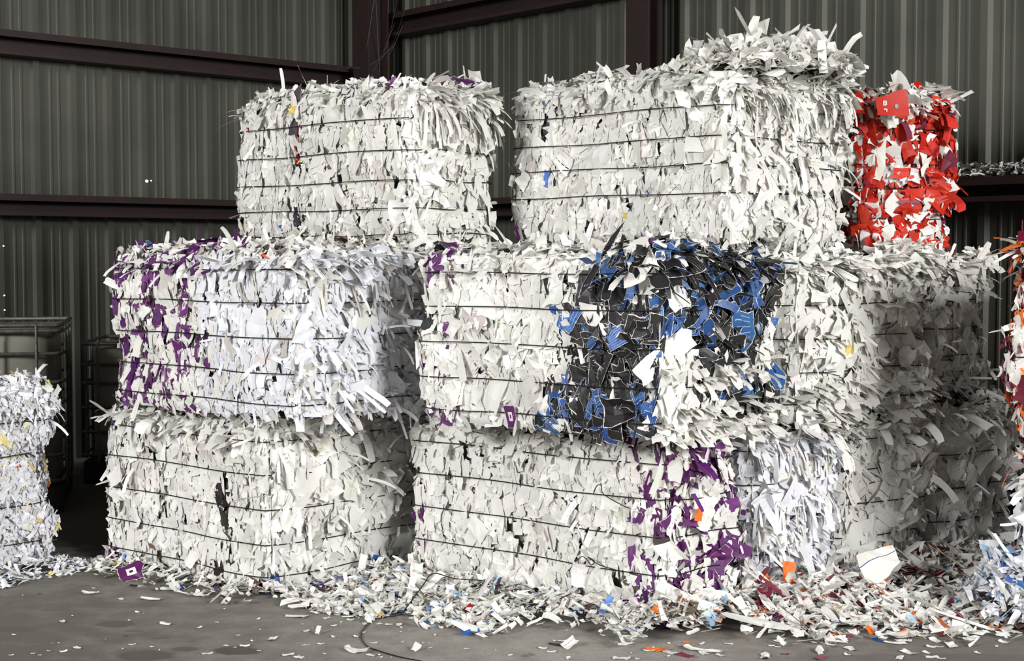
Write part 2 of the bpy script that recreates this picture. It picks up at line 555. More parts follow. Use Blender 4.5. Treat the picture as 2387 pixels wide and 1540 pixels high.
def make_bale(B, label, colour, dens=dict(l=2300, r=650, t=1500), shag=dict(l=40, r=300, t=60), sheet=dict(l=12, r=45, t=30), eave=(40, 150), size=1.0,
              top_stick=90, cards=40, tone='white', flat_dens=560, back=350, sliver=260, broad=BROAD, strata=0, bands=(), fringe=(), special=()):
    rng = B.rng
    root = empty('paper_bale', B.centre, label, 'paper bale', 'baled waste paper')
    pressed, sheets, loose, cols = Buf(), Buf(), Buf(), {}

    def emit(Vq, ids, buf):
        if buf is loose or buf is sheets:
            ids = np.where(np.isin(ids, [KI[k] for k in ('speck', 'speck_brown', 'yellow', 'ocean', 'pale_blue') + (('dark', 'brown') if buf is loose else ())]) & (rng.random(len(ids)) < .97), KI[tone], ids)
        c = kind_colours(ids, rng)
        plain = np.isin(ids, list(PLAIN))
        put(buf, Vq, c, plain)
        V, q, uv = Vq
        for i in np.unique(ids[~plain]):
            m = ids == i
            nm = CARD_NAME.get(KN[i])
            if nm is None:
                put(buf, Vq, c, m)
                continue
            A = np.linalg.norm(np.cross(V[m][:, -1] - V[m][:, 0], V[m][:, len(uv) // 2] - V[m][:, 0]), axis=1) + 1e-6
            size_ = np.linalg.norm(V[m].max(1) - V[m].min(1), axis=1)
            for vv, cc, a_ in zip(V[m], c[m], size_):
                cols.setdefault(nm, []).append((a_, vv, q, uv, cc))

    # the block itself, set a little inside the scraps that cover it
    core = kind_colours(np.array([KI['grey']]), np.random.default_rng(1))[0]
    core[:3] = lin(138, 134, 128)  # greyer than the scraps, to put shade into the gaps between them
    core[3] = 0
    for face in ('l', 'r', 't', 'b', 'bl', 'br'):
        U = 26
        p, q = np.meshgrid(np.linspace(0, 1, U + 1), np.linspace(0, 1, U + 1), indexing='ij')
        W, _, _ = B.surf(face, p.ravel(), q.ravel(), off=-.052)
        F = [(i * (U + 1) + j, (i + 1) * (U + 1) + j, (i + 1) * (U + 1) + j + 1, i * (U + 1) + j + 1) for i in range(U) for j in range(U)]
        pressed.add(W, F, core)
    for face in ('l', 'r', 't', 'bl', 'br'):
        X, Y = B.dims(face)
        ar = X * Y
        d = dens.get(face, back)
        flush = face == 'l' and size > .8
        if flush: d = flat_dens
        n = int(ar * d / size ** 2)
        if face in broad:
            for dn, wm, lm, an, lf, cu in broad[face]:
                k = int(ar * dn)
                Vq, (a, b, c) = drape(B, rng, face, k, wm * size, lm * size, an, lf, cu)
                emit(Vq, colour(face, a, b, c, rng), sheets)
        # pressed scraps, overlapping like scales
        P, Nn, (a, b, c) = B.spots(face, n)
        if flush: P = P + Nn * np.where(rng.random((n, 1)) < .42, rng.uniform(-.034, -.016, (n, 1)), rng.uniform(-.006, .006, (n, 1)))
        else: P = P + Nn * rng.uniform(-.03, .012, (n, 1)) * (1.0 if face != 't' else 1.5)
        ids = colour(face, a, b, c, rng)
        big = np.where(np.isin(ids, list(PLAIN)), 1.0, 1.25)
        big = np.where(np.isin(ids, [KI['speck'], KI['speck_brown']]), .55, big)
        w = rng.lognormal(math.log(.034), .38, n) * size * big
        l = rng.lognormal(math.log(.05), .42, n) * size * big
        loosef = {'l': .48 if flush else 1.4, 'r': 1.3, 't': 2.2}.get(face, 1.3)
        if flush: w, l = w * rng.uniform(.7, 1.2, n), l * rng.uniform(.9, 1.5, n)
        ang = rng.normal(0, .22 if flush else .8, n)
        emit(patches(rng, P, Nn, ang, rng.normal(0, .13 * loosef, n), rng.normal(0, .15 * loosef, n), w, l, rng.normal(0, .12 if flush else .22, n), crumple=.03 if flush else .05, ragged=.2 if flush else .16), ids, pressed)
        # slivers squeezed edge-on between them
        if face in 'lrt' and sliver:
            n = int(ar * sliver * {'l': 1, 'r': .7, 't': .8}[face])
            P, Nn, (a, b, c) = B.spots(face, n)
            ids = colour(face, a, b, c, rng)
            emit(patches(rng, P + Nn * rng.uniform(-.015, .012, (n, 1)), Nn, rng.normal(0, .3, n), rng.normal(0, .4, n), rng.choice([-1, 1], n) * rng.normal(1.05, .3, n),
                         rng.uniform(.012, .03, n) * size, rng.lognormal(math.log(.04), .5, n) * size, rng.normal(0, .4, n), 1, 3), ids, pressed)
        # larger sheets
        n = int(ar * sheet.get(face, 0))
        if n:
            P, Nn, (a, b, c) = B.spots(face, n, (.03, .06), (.97, .94))
            ids = colour(face, a, b, c, rng)
            w = rng.lognormal(math.log(.075), .35, n) * size
            l = rng.lognormal(math.log(.11), .35, n) * size
            emit(patches(rng, P + Nn * rng.uniform(0, .014, (n, 1)), Nn, rng.normal(0, .9, n), rng.normal(.06, .14, n), rng.normal(0, .16, n), w, l, rng.normal(.0, .22, n), 3, 4, .03, .09), ids, loose)
        # hanging strips
        n = int(ar * shag.get(face, 0))
        if n:
            P, Nn, (a, b, c) = B.spots(face, n)
            ids = colour(face, a, b, c, rng)
            d0 = norm(Nn * rng.uniform(.1, .8, (n, 1)) + rng.normal(0, .55, (n, 3)) + np.array([0, 0, -.6]) * (face != 't'))
            wd = np.cross(d0, Nn + rng.normal(0, .45, (n, 3)))
            w = rng.lognormal(math.log(.016), .5, n) * size
            l = rng.lognormal(math.log(.085), .45, n) * size
            emit(strips(rng, P - Nn * .012, d0, wd, w, l, rng.uniform(.0, .3, n)), ids, loose)
        # scraps in flat layers that stick out and droop
        n = int(ar * strata) if face == 'r' else 0
        if n:
            P, Nn, (a, b, c) = B.spots(face, n, (0, .0), (1, .9))
            c2 = np.round(c * 6) / 6 + rng.normal(0, .03, n)
            P[:, 2] += (np.clip(c2, 0, 1) - c) * B.h
            ids = colour(face, a, b, c, rng)
            d0 = norm(Nn + rng.normal(0, .35, (n, 3)) + np.array([0, 0, -.25]))
            wd = norm(np.cross(d0, np.array([0, 0, 1.0]))) + rng.normal(0, .2, (n, 3))
            emit(strips(rng, P - Nn * .04, d0, wd, rng.lognormal(math.log(.045), .4, n) * size, rng.uniform(.05, .12, n) * size, rng.uniform(.02, .22, n), 2, 4, .1), ids, loose)
    # bands of sheets in layers, standing out from the face
    for face, c0, c1, num, sz in bands:
        P, Nn, (a, b, c) = B.spots(face, num, (.02, c0), (.98, c1))
        ids = white_mix(rng, num, tone, print_=.04, spec=0)
        out = norm(Nn * [1, 1, 0])
        d0 = norm(out + rng.normal(0, .4, (num, 3)) * [1, 1, .5] + np.array([0, 0, -.3]))
        wd = norm(np.cross(d0, np.array([0, 0, 1.0]))) + rng.normal(0, .16, (num, 3))
        emit(strips(rng, P - out * .03, d0, wd, sz * .55 * rng.lognormal(0, .4, num), sz * rng.uniform(.7, 1.3, num), rng.uniform(.02, .3, num), 3, 4, .08), ids, loose)
    # long fringes hanging from a ledge
    for face, cc, num, ln in fringe:
        P, Nn, (a, b, c) = B.spots(face, num, (.02, cc - .05), (.98, min(cc + .03, 1)))
        ids = white_mix(rng, num, tone, print_=.08, spec=0)
        out = norm(Nn * [1, 1, 0])
        d0 = norm(out * rng.uniform(.1, .6, (num, 1)) + rng.normal(0, .3, (num, 3)) + np.array([0, 0, -.8]))
        wd = norm(np.cross(out, np.array([0, 0, 1.0]))) + rng.normal(0, .4, (num, 3))
        emit(strips(rng, P + out * .005, d0, wd, rng.lognormal(math.log(.017), .45, num), ln * rng.lognormal(0, .4, num), rng.uniform(.15, .7, num), 1, 7, .07), ids, loose)
    # eaves: scraps pushed over the upper edges
    for face, e in (('l', eave[0]), ('r', eave[1]), ('bl', eave[0] * .6), ('br', 10)):
        X = B.dims(face)[0]
        n = int(X * e)
        if not n: continue
        P, Nn, (a, b, c) = B.spots(face, n, (.01, .86), (.99, 1.0))
        ids = colour(face, a, b, c, rng)
        out = norm(Nn * [1, 1, 0])
        d0 = norm(out + rng.normal(0, .4, (n, 3)) + np.array([0, 0, .05]))
        wd = norm(np.cross(d0, np.array([0, 0, 1.0]))) + rng.normal(0, .35, (n, 3))
        w = rng.lognormal(math.log(.026), .55, n) * size
        l = rng.lognormal(math.log(.095), .4, n) * size
        emit(strips(rng, P - out * .03, d0, wd, w, l, rng.uniform(.03, .42, n), 2, 5), ids, loose)
    # loose scraps standing up from the top
    n = int(B.la * B.lb * top_stick)
    if n:
        P, Nn, (a, b, c) = B.spots('t', n)
        ids = colour('t', a, b, c, rng)
        d0 = norm(Nn * rng.uniform(.3, 1.2, (n, 1)) + rng.normal(0, .8, (n, 3)) * [1, 1, .4])
        emit(strips(rng, P - Nn * .01, d0, np.cross(d0, rng.normal(0, 1, (n, 3))), rng.lognormal(math.log(.026), .45, n) * size, rng.lognormal(math.log(.065), .4, n) * size,
                    rng.uniform(0, .3, n), 2, 4), ids, loose)
    tag(pressed.build('pressed_paper', PAPER, root), kind='stuff')
    for px, py, faces, w_, l_, an_, kind, nm, lab, lift, tl in special:
        best = None
        g_ = np.linspace(.01, .99, 70)
        pp, qq = (x.ravel() for x in np.meshgrid(g_, g_, indexing='ij'))
        for f_ in faces:
            W, Nn, _ = B.surf(f_, pp, qq)
            d_ = W[:, 1] * math.cos(PITCH) - (W[:, 2] - HC) * math.sin(PITCH)
            u_ = 1193.5 + FPX * W[:, 0] / d_
            v_ = 770 - FPX * (W[:, 1] * math.sin(PITCH) + (W[:, 2] - HC) * math.cos(PITCH)) / d_
            e = (u_ - px) ** 2 + (v_ - py) ** 2
            i = e.argmin()
            if best is None or e[i] < best[0]: best = (e[i], W[i], Nn[i])
        bf = Buf()
        Vq = patches(rng, (best[1] + best[2] * lift)[None], best[2][None], np.array([an_]), np.array([tl]), np.array([0.0]), np.array([w_]), np.array([l_]), np.array([.1]), 4, 5, .012, .03)
        put(bf, Vq, kind_colours(np.array([KI[kind]]), rng))
        co = tag(bf.build(nm, PAPER, root, smooth=True), lab)
        if nm == 'red_card' and l_ > .1:      # the pale print and the round badge on the card
            V = Vq[0][0].reshape(5, 6, 3)
            U1, U2, c0 = norm((V[2, 4] - V[2, 1])[None])[0], norm((V[4, 2] - V[0, 2])[None])[0], V[2, 2]
            n0 = norm(np.cross(U1, U2)[None])[0]
            if n0 @ (np.array([0, 0, HC]) - c0) < 0: n0 = -n0
            if U1[0] < 0: U1 = -U1
            if U2[2] < 0: U2 = -U2
            mk = Buf()
            for x, y, hw, hh in ((-.035, .012, .003, .012), (-.027, .018, .003, .006), (-.027, .004, .003, .006), (-.019, .012, .0025, .011), (-.03, -.018, .006, .003), (-.02, -.024, .003, .007)):
                cc_ = c0 + U1 * x + U2 * y + n0 * .004
                mk.add([cc_ - U1 * hw - U2 * hh, cc_ + U1 * hw - U2 * hh, cc_ + U1 * hw + U2 * hh, cc_ - U1 * hw + U2 * hh], [(0, 1, 2, 3)], np.r_[lin(232, 226, 222), 0])
            mk.build('printed_mark', PAPER, co, origin=np.array(root.location))
            bd, cc_ = Buf(), c0 + U1 * .04 - U2 * .012 + n0 * .004
            ring = [cc_ + .012 * (math.cos(x) * U1 + math.sin(x) * U2) for x in np.linspace(0, 2 * math.pi, 17)[:-1]]
            bd.add(ring + [cc_ + n0 * .002], [(i, i + 1, (i + 2) % 16, 16) for i in range(0, 16, 2)], np.r_[lin(150, 158, 164), 0])
            bd.build('badge', PAPER, co, origin=np.array(root.location))
    if sheets.n: tag(sheets.build('pressed_sheets', PAPER, root, smooth=True), kind='stuff')
    if loose.n: tag(loose.build('loose_shreds', PAPER, root), kind='stuff')
    for nm, lst in cols.items():
        lst.sort(key=lambda t: -t[0])
        for _, vv, q, uv, cc in lst[:cards]:
            bf = Buf()
            bf.add(vv, q, cc, uv)
            tag(bf.build(nm, PAPER, root), CARD_LABEL[nm])
        rest = Buf()
        for _, vv, q, uv, cc in lst[cards:]:
            rest.add(vv, q, cc, uv)
        if rest.n: tag(rest.build(nm.split('_')[0] + '_card_scraps', PAPER, root), CARD_LABEL[nm].replace('card', 'card scraps'), kind='stuff')
    # baling wires
    for w in B.wc:
        pts = []
        m = 22
        u = np.linspace(.03, .97, m)
        for face, pp in (('l', u[::-1]), ('r', u), ('br', u), ('bl', u[::-1])):
            W, Nn, _ = B.surf(face, pp, np.full(m, w), off=.017 if face == 'l' else .014, amp=.7, pinch=.6)
            W[:, 2] += .003 * np.sin(pp * 9 + w * 30)
            pts.append(W)
        Buf().tube(np.concatenate(pts), .0026, 6, True).build('baling_wire', WIRE, root, smooth=True)
    return root


def white_mix(rng, n, tone='white', spec=.012, print_=.03):
    return pick(rng, n, **{tone: .80 - spec, 'grey': .10, 'rule': print_ * 1.5, 'type': print_ * .12, 'blue_rule': print_ * .35, 'speck': spec * .52, 'ocean': spec * .07, 'speck_brown': spec * .35, 'yellow': spec * .06})


def swap(ids, m, new):
    ids[m] = new[m]
    return ids


def wavy(x, y, k=0.0):
    return np.sin(x * 17 + k) * .5 + np.sin(y * 23 + x * 9 + k * 2) * .5


# ------------------------------------------------------------------ the setting
fb = Buf()
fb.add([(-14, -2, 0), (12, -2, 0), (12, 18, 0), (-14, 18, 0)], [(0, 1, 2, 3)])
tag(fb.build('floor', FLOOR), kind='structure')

CORNER = np.array([-1.24, 13.79])
DL = np.array([-.717, -.697])     # along the left wall, away from the corner
DR = np.array([.650, -.760])      # along the right wall
DL, DR = DL / np.linalg.norm(DL), DR / np.linalg.norm(DR)
NL = np.array([-DL[1], DL[0]])
if NL @ (np.array([0, 5]) - CORNER) < 0: NL = -NL
NR = np.array([-DR[1], DR[0]])
if NR @ (np.array([0, 5]) - CORNER) < 0: NR = -NR
WALL_H = 5.2


def ribbed_wall(name, D, Nn, length, phase):
    prof = []
    pitch = .305
    k = 0
    t = -phase
    while t < length:
        for s, o in ((0, 0), (.016, .0), (.034, .032), (.082, .032), (.1, 0), (.155, 0), (.161, .006), (.175, .006), (.181, 0), (.224, 0), (.23, .006), (.244, .006), (.25, 0)):
            if 0 <= t + s <= length: prof.append((t + s, o))
        t += pitch
    prof = [(0, 0)] + prof + [(length, 0)]
    T = np.array(prof)
    base = CORNER[None] + D[None] * T[:, :1] + Nn[None] * T[:, 1:]
    n = len(T)
    V = np.concatenate([np.c_[base, np.zeros(n)], np.c_[base, np.full(n, WALL_H)]])
    F = [(i, i + 1, n + i + 1, n + i) for i in range(n - 1)]
    b = Buf()
    b.add(V, F)
    return tag(b.build(name, SHEET), kind='structure')


wl = ribbed_wall('wall_left', DL, NL, 10.5, .09)
wr = ribbed_wall('wall_right', DR, NR, 12.0, .2)
cb = Buf()
cb.add([(-12, 3.0, WALL_H), (10, 3.0, WALL_H), (10, 16, WALL_H), (-12, 16, WALL_H)], [(0, 3, 2, 1)])
tag(cb.build('ceiling', ROOF), kind='structure')


def girt(name, D, Nn, t0, t1, z0, z1, depth):
    """a lipped channel on the wall"""
    b = Buf()
    th = .006
    sec = [(0.035, z1), (depth, z1), (depth, z1 - .05), (depth - th, z1 - .05), (depth - th, z1 - th), (.05, z1 - th), (.05, z0 + th), (depth - th, z0 + th), (depth - th, z0 + .03), (depth, z0 + .03), (depth, z0), (0.035, z0)]
    n = len(sec)
    V = []
    for t in (t0, t1):
        for o, z in sec:
            p = CORNER + D * t + Nn * o
            V.append((p[0], p[1], z))
    F = [(i, (i + 1) % n, n + (i + 1) % n, n + i) for i in range(n)]
    b.add(V, F)
    return tag(b.build(name, STEEL), kind='structure')


girt('trim_1', DL, NL, .25, 10.4, 3.06, 3.24, .2)
girt('trim_2', DL, NL, .25, 10.4, 1.88, 2.04, .2)
girt('trim_3', DR, NR, .25, 11.9, 3.50, 3.70, .2)
girt('trim_4', DR, NR, .25, 11.9, 1.90, 2.045, .26)


def column(name, c, D, Nn, w, d):
    b = Buf()
    p = [c - D * w / 2, c + D * w / 2, c + D * w / 2 + Nn * d, c - D * w / 2 + Nn * d]
    # an I section: two flanges and a web
    def blk(u0, u1, v0, v1):
        q = [c + D * u0 + Nn * v0, c + D * u1 + Nn * v0, c + D * u1 + Nn * v1, c + D * u0 + Nn * v1]
        V = [(x[0], x[1], 0) for x in q] + [(x[0], x[1], WALL_H) for x in q]
        b.add(V, [(0, 1, 5, 4), (1, 2, 6, 5), (2, 3, 7, 6), (3, 0, 4, 7), (4, 5, 6, 7)])
    blk(-w / 2, w / 2, d - .012, d)
    blk(-w / 2, w / 2, 0, .012)
    blk(-.006, .006, .012, d - .012)
    return tag(b.build(name, STEEL), kind='structure')


column('trim_5', CORNER + DR * .46 + NR * .27, DR, NR, .22, .22)
column('trim_6', CORNER + DR * 3.74 + NR * .27, DR, NR, .215, .14)

# rust holes in the left wall with daylight behind
hb = 0
for px, py, r in ((340, 423, .012), (350, 422, .006), (5, 573, .006), (5, 688, .006), (5, 722, .006)):
    k = (px - 1193.5) / FPX
    t = (k * CORNER[1] - CORNER[0]) / (DL[0] - k * DL[1])
    p = CORNER + DL * t
    z = at(px, py, p[1])[2]
    b = Buf()
    an = np.linspace(0, 2 * math.pi, 9)[:-1]
    c3 = np.array([p[0], p[1], z]) + np.array([NL[0], NL[1], 0]) * .036
    ring = [c3 + r * (np.cos(a) * np.array([DL[0], DL[1], 0]) * 1.3 + np.sin(a) * np.array([0, 0, 1.0])) for a in an]
    b.add(ring, [(0, 1, 2, 3), (0, 3, 4, 7), (4, 5, 6, 7)])
    o = b.build('rust_hole', SKYHOLE, wl, origin=np.zeros(3))

# dusty web slung across the corner between post and rail
wb = Buf()
cp = CORNER + NR * .5
rw = np.random.default_rng(5)
for i in range(8):
    z0, z1 = 3.05 + rw.uniform(0, .75), 3.2 + rw.uniform(0, .75)
    p0 = np.array([*(CORNER + DL * rw.uniform(.1, .7) + NL * rw.uniform(.2, .3)), z0 - .25])
    p1 = np.array([*(CORNER + DR * rw.uniform(.5, 1.0) + NR * rw.uniform(.3, .5)), z1])
    t_ = np.linspace(0, 1, 12)[:, None]
    pl = p0 * (1 - t_) + p1 * t_
    pl[:, 2] -= (rw.uniform(.03, .22) * np.sin(np.pi * t_[:, 0]))
    wb.tube(pl, rw.uniform(.001, .003), 6)
tag(wb.build('cobweb', WEB, None, origin=np.array([*cp, 3.0]), smooth=True), 'dusty grey cobweb slung across the dark corner of the shed', 'cobweb', kind='stuff')

# ------------------------------------------------------------------ tanks in wire cages


def tank(c, yaw, w, d, h, label, bars, verts, pallet=.15):
    root = empty('caged_tank', (c[0], c[1], 0), label, 'tank', 'caged plastic tanks')
    cy, sy = math.cos(yaw), math.sin(yaw)
    O = np.array([c[0], c[1], 0.0])

    def W(p):
        p = np.asarray(p, float)
        return np.c_[p[:, 0] * cy - p[:, 1] * sy, p[:, 0] * sy + p[:, 1] * cy, p[:, 2]] + O

    def add(bf, P, F):
        bf.add(W(P), F)
    # bottle: rounded box
    U = 24
    bf = Buf()
    hw, hd = w / 2 - .04, d / 2 - .04
    rings = []
    for z, k in ((pallet, .96), (pallet + .03, 1), (h * .45, 1.0), (h * .5, .992), (h * .55, 1), (h - .12, 1), (h - .06, .98), (h - .03, .9), (h - .025, .0)):
        ring = []
        for i in range(U * 2):
            a = i / (U * 2) * 2 * math.pi
            ca, sa = math.cos(a), math.sin(a)
            e = 6
            rr = (abs(ca) ** e + abs(sa) ** e) ** (-1 / e)
            ring.append((ca * rr * hw * k, sa * rr * hd * k, z))
        rings.append(ring)
    n = U * 2
    F = [(i * n + j, i * n + (j + 1) % n, (i + 1) * n + (j + 1) % n, (i + 1) * n + j) for i in range(len(rings) - 1) for j in range(n)]
    add(bf, [p for r in rings for p in r], F)
    bf.build('plastic_bottle', TANK, root, smooth=True)
    bf = Buf()
    x, y = w / 2, d / 2
    pf = [(-x + .03, -y), (x - .03, -y), (x, -y + .03), (x, y - .03), (x - .03, y), (-x + .03, y), (-x, y - .03), (-x, -y + .03)]
    loop = lambda z: W(np.array([(a, b, z) for a, b in pf]))
    for z in bars:
        bf = Buf()
        bf.tube(loop(z), .011 if z < h - .04 else .014, 8, True)
        bf.build('cage_rail', CAGE, root, smooth=True)
    for f in verts:
        for sgn in (-1, 1):
            bf = Buf()
            bf.tube(W(np.array([(f * x, sgn * (y + .012), pallet), (f * x, sgn * (y + .012), h * .5), (f * x, sgn * (y + .012), h)])), .009, 8)
            bf.build('cage_bar', CAGE, root, smooth=True)
    for f in (-.55, 0, .55):
        for sgn in (-1, 1):
            bf = Buf()
            bf.tube(W(np.array([(sgn * (x + .012), f * y, pallet), (sgn * (x + .012), f * y, h * .5), (sgn * (x + .012), f * y, h)])), .009, 8)
            bf.build('cage_bar', CAGE, root, smooth=True)

    def bx(a, b):
        q = Buf().box(a, b)
        q.v = [W(v) for v in q.v]
        return q
    p = bx((-x, -y, pallet - .035), (x, y, pallet))
    p.build('pallet_deck', BLACKP, root)
    for i in (-1, 0, 1):
        for j in (-1, 0, 1):
            bx((i * (x - .07) - .07, j * (y - .07) - .07, .0), (i * (x - .07) + .07, j * (y - .07) + .07, pallet - .035)).build('pallet_foot', BLACKP, root)
    # filler cap
    bf = Buf()
    an = np.linspace(0, 2 * math.pi, 21)[:-1]
    R = [[(.09 * k * math.cos(a), .09 * k * math.sin(a), z) for a in an] for z, k in ((h - .03, 1), (h + .0, 1), (h + .005, .9), (h + .005, .0))]
    F = [(i * 20 + j, i * 20 + (j + 1) % 20, (i + 1) * 20 + (j + 1) % 20, (i + 1) * 20 + j) for i in range(3) for j in range(20)]
    add(bf, [q for r in R for q in r], F)
    bf.build('filler_cap', BLACKP, root, smooth=True)
    return root


tank((-3.46, 9.56), math.radians(13), 1.18, 1.0, 1.165, 'larger grey plastic tank in a wire cage behind the low bale of fine shreds', (.2, .36, .52, .68, .81, .985, 1.125, 1.16), (-.62, -.12, .38, .76))
tank((-2.48, 10.9), math.radians(6), 1.1, .95, .985, 'smaller grey caged tank half hidden behind the purple flecked bale', (.2, .36, .53, .70, .83, .975), (-.8, -.3, .3, .8))

# ------------------------------------------------------------------ the bales
WH = 'white'


def c_b1(face, a, b, c, rng):
    n = len(a)
    ids = white_mix(rng, n, spec=.014)
    if face == 'l':
        seam = np.exp(-((a - .26 + .03 * np.sin(c * 9)) / .03) ** 2) * .85 * (np.sin(c * 13 + 1) > -.45)
        ids = swap(ids, rng.random(n) < seam, pick(rng, n, dark=.75, brown=.12, purple=.05, grey=.1))
    ids = swap(ids, (c < .1) & (rng.random(n) < .05), pick(rng, n, purple=.4, brown=.3, ocean=.3))
    if face == 't': ids = swap(ids, rng.random(n) < .08, pick(rng, n, brown=.5, dark=.3, orange=.1, purple=.1))
    return ids


make_bale(Bale((-1.122, 6.91), (-2.13, 7.76), (-.41, 7.61), 0, .82, 11), 'bottom bale at the left end of the stack, white paper with a dark flecked seam', c_b1,
          eave=(70, 130), shag=dict(l=30, r=200, t=60), sheet=dict(l=12, r=50, t=30), fringe=[('r', .88, 45, .17), ('r', .45, 16, .1)])


def c_b2(face, a, b, c, rng):
    n = len(a)
    ids = white_mix(rng, n, spec=.006)
    p = np.zeros(n)
    if face == 'l':
        p = np.where(a < .13 + .03 * np.sin(c * 14), .33, 0)
        p = np.maximum(p, np.where((a > .93) & (c < .55) & (c > .2), .3, 0))
    if face == 'r': p = np.full(n, .33)
    if face == 't': p = np.where(a < .15, .2, 0)
    ids = swap(ids, rng.random(n) < p, pick(rng, n, purple=.8, purple_window=.14, dark=.06))
    return ids


make_bale(Bale((.659, 6.29), (-.502, 7.22), (1.03, 6.62), 0, .80, 12), 'bottom bale in the middle of the stack with torn purple card at its corner', c_b2,
          eave=(30, 60), shag=dict(l=14, r=60, t=40), sheet=dict(l=12, r=40, t=20), cards=60,
          special=[(1619, 1195, 'r', .042, .058, .2, 'orange', 'orange_card', 'single orange card among the purple ones', .03, .05)])


def c_b3(face, a, b, c, rng):
    n = len(a)
    return white_mix(rng, n, 'cool', print_=.09, spec=.01)


make_bale(Bale((1.08, 6.70), (.114, 7.57), (1.56, 7.06), 0, .80, 13, lump=1.4), 'bottom bale right of the purple flecked one, covered in hanging white strips', c_b3,
          shag=dict(l=20, r=380, t=60), eave=(30, 260), sheet=dict(l=10, r=50, t=30), strata=250, fringe=[('r', .93, 90, .17), ('r', .6, 60, .12)], tone='cool')


def c_b4(face, a, b, c, rng):
    n = len(a)
    return white_mix(rng, n, print_=.1, spec=.006)


make_bale(Bale((1.60, 7.12), (.634, 7.99), (2.10, 7.46), 0, .80, 14, lump=1.4), 'shaded bottom bale with printed sheets and strips, second from the right end', c_b4,
          shag=dict(l=20, r=170, t=60), eave=(30, 150), sheet=dict(l=10, r=50, t=30), dens=dict(l=900, r=380, t=900))
make_bale(Bale((2.14, 7.50), (1.17, 8.37), (2.68, 7.84), 0, .84, 15, lump=1.5), 'darkest bottom bale at the right end of the stack, by the wall', c_b4,
          shag=dict(l=20, r=110, t=60), eave=(30, 110), sheet=dict(l=10, r=40, t=30), dens=dict(l=900, r=380, t=900))


def c_m1(face, a, b, c, rng):
    n = len(a)
    ids = white_mix(rng, n, 'cool' if face in 'lr' else 'white', spec=.003)
    p = np.zeros(n)
    if face == 'l': p = np.where(a > .5 + .05 * np.sin(c * 11), .31, .004)
    if face == 't': p = np.where(a > .55, .26, .03)
    if face == 'bl': p = np.full(n, .2)
    m = rng.random(n) < p
    ids = swap(ids, m, pick(rng, n, purple=.8, purple_window=.14, dark=.06))
    if face == 'l': ids = swap(ids, (a > .5) & (ids == KI['cool']), pick(rng, n, white=.9, rule=.1))
    if face == 'bl': ids = swap(ids, rng.random(n) < .3, pick(rng, n, plain_blue=.5, black=.5))
    if face == 't': ids = swap(ids, (a < .6) & (rng.random(n) < .12), pick(rng, n, brown=.5, dark=.25, orange=.08, grey=.3))
    if face == 'r': ids = swap(ids, (b > .75) & (rng.random(n) < .1), pick(rng, n, purple=.5, dark=.5))
    return ids


make_bale(Bale((-.958, 6.66), (-2.026, 7.58), (-.21, 7.46), .83, 1.62, 21), 'middle row bale at the left with purple card flecks on its far half', c_m1,
          eave=(50, 260), shag=dict(l=20, r=420, t=80), sheet=dict(l=14, r=60, t=40), cards=70, strata=160, fringe=[('r', .86, 60, .13)])


def c_m2(face, a, b, c, rng):
    n = len(a)
    ids = white_mix(rng, n, spec=.008, print_=.05)
    p = np.zeros(n)
    if face == 'l':
        p = np.clip((.47 - .13 * c + .05 * np.sin(c * 12) - a) / .12, 0, .9)
        p = np.where((a < .06), p * (1 - .35 * (c < .35)), p)
    if face == 'r':
        p = np.where(c > .46 + .07 * np.sin(b * 9), .92, .04)
        p = np.where((c < .3) & (c > .14) & (b > .3), .6, p)
    if face == 't': p = np.where((a < .22), .42, .02)
    m = rng.random(n) < p
    ids = swap(ids, m, pick(rng, n, black=.60, black_dots=.10, blue=.18, plain_blue=.10))
    q = np.zeros(n)
    if face == 'l': q = np.where(a > .86, .18, 0)
    if face == 't': q = np.full(n, .03)
    return swap(ids, (rng.random(n) < q) & ~m, pick(rng, n, purple=.75, purple_window=.15, dark=.1))


make_bale(Bale((.599, 6.05), (-.444, 6.80), (1.20, 6.70), .82, 1.61, 22, r=.09), 'middle row bale with a corner of torn black and blue card', c_m2,
          eave=(36, 170), bands=[('r', -.0, .2, 170, .1), ('r', .3, .42, 40, .09)], shag=dict(l=20, r=150, t=80), sheet=dict(l=30, r=80, t=60), cards=100, size=1.1,
          broad={'l': ((230, .055, .085, .35, (-.028, -.016), .004), (330, .06, .095, .4, (-.006, .006), .01)), 'r': ((150, .1, .13, .9, (-.028, -.014), .006), (190, .085, .13, .9, (-.010, .008), .018))},
          special=[(1198, 968, 'l', .052, .105, -.08, 'purple_window', 'purple_card', 'purple card with a pale window hanging from the lower edge', .03, .15)])


def c_m3(face, a, b, c, rng):
    n = len(a)
    return white_mix(rng, n, print_=.12, spec=.006)


make_bale(Bale((1.30, 6.86), (.26, 7.79), (2.10, 7.49), .82, 1.60, 23, lump=1.6), 'shaded grey middle row bale right of the black and blue card, with big folded sheets', c_m3,
          shag=dict(l=20, r=210, t=60), eave=(30, 200), sheet=dict(l=10, r=50, t=30), dens=dict(l=900, r=380, t=900), strata=90, bands=[('r', .0, .24, 150, .11), ('r', .86, 1.0, 130, .1)],
          special=[(2112, 618, 'rt', .10, .11, .5, 'white', 'paper_sheet', 'pale square sheet hanging near the top', .05, .3)])
make_bale(Bale((2.16, 7.60), (1.19, 8.47), (2.53, 7.92), .86, 1.58, 24, lump=1.7), 'darkest middle row bale under the red one, beside the wall', c_m3,
          shag=dict(l=20, r=330, t=60), eave=(30, 150), sheet=dict(l=10, r=50, t=30), dens=dict(l=900, r=380, t=900))


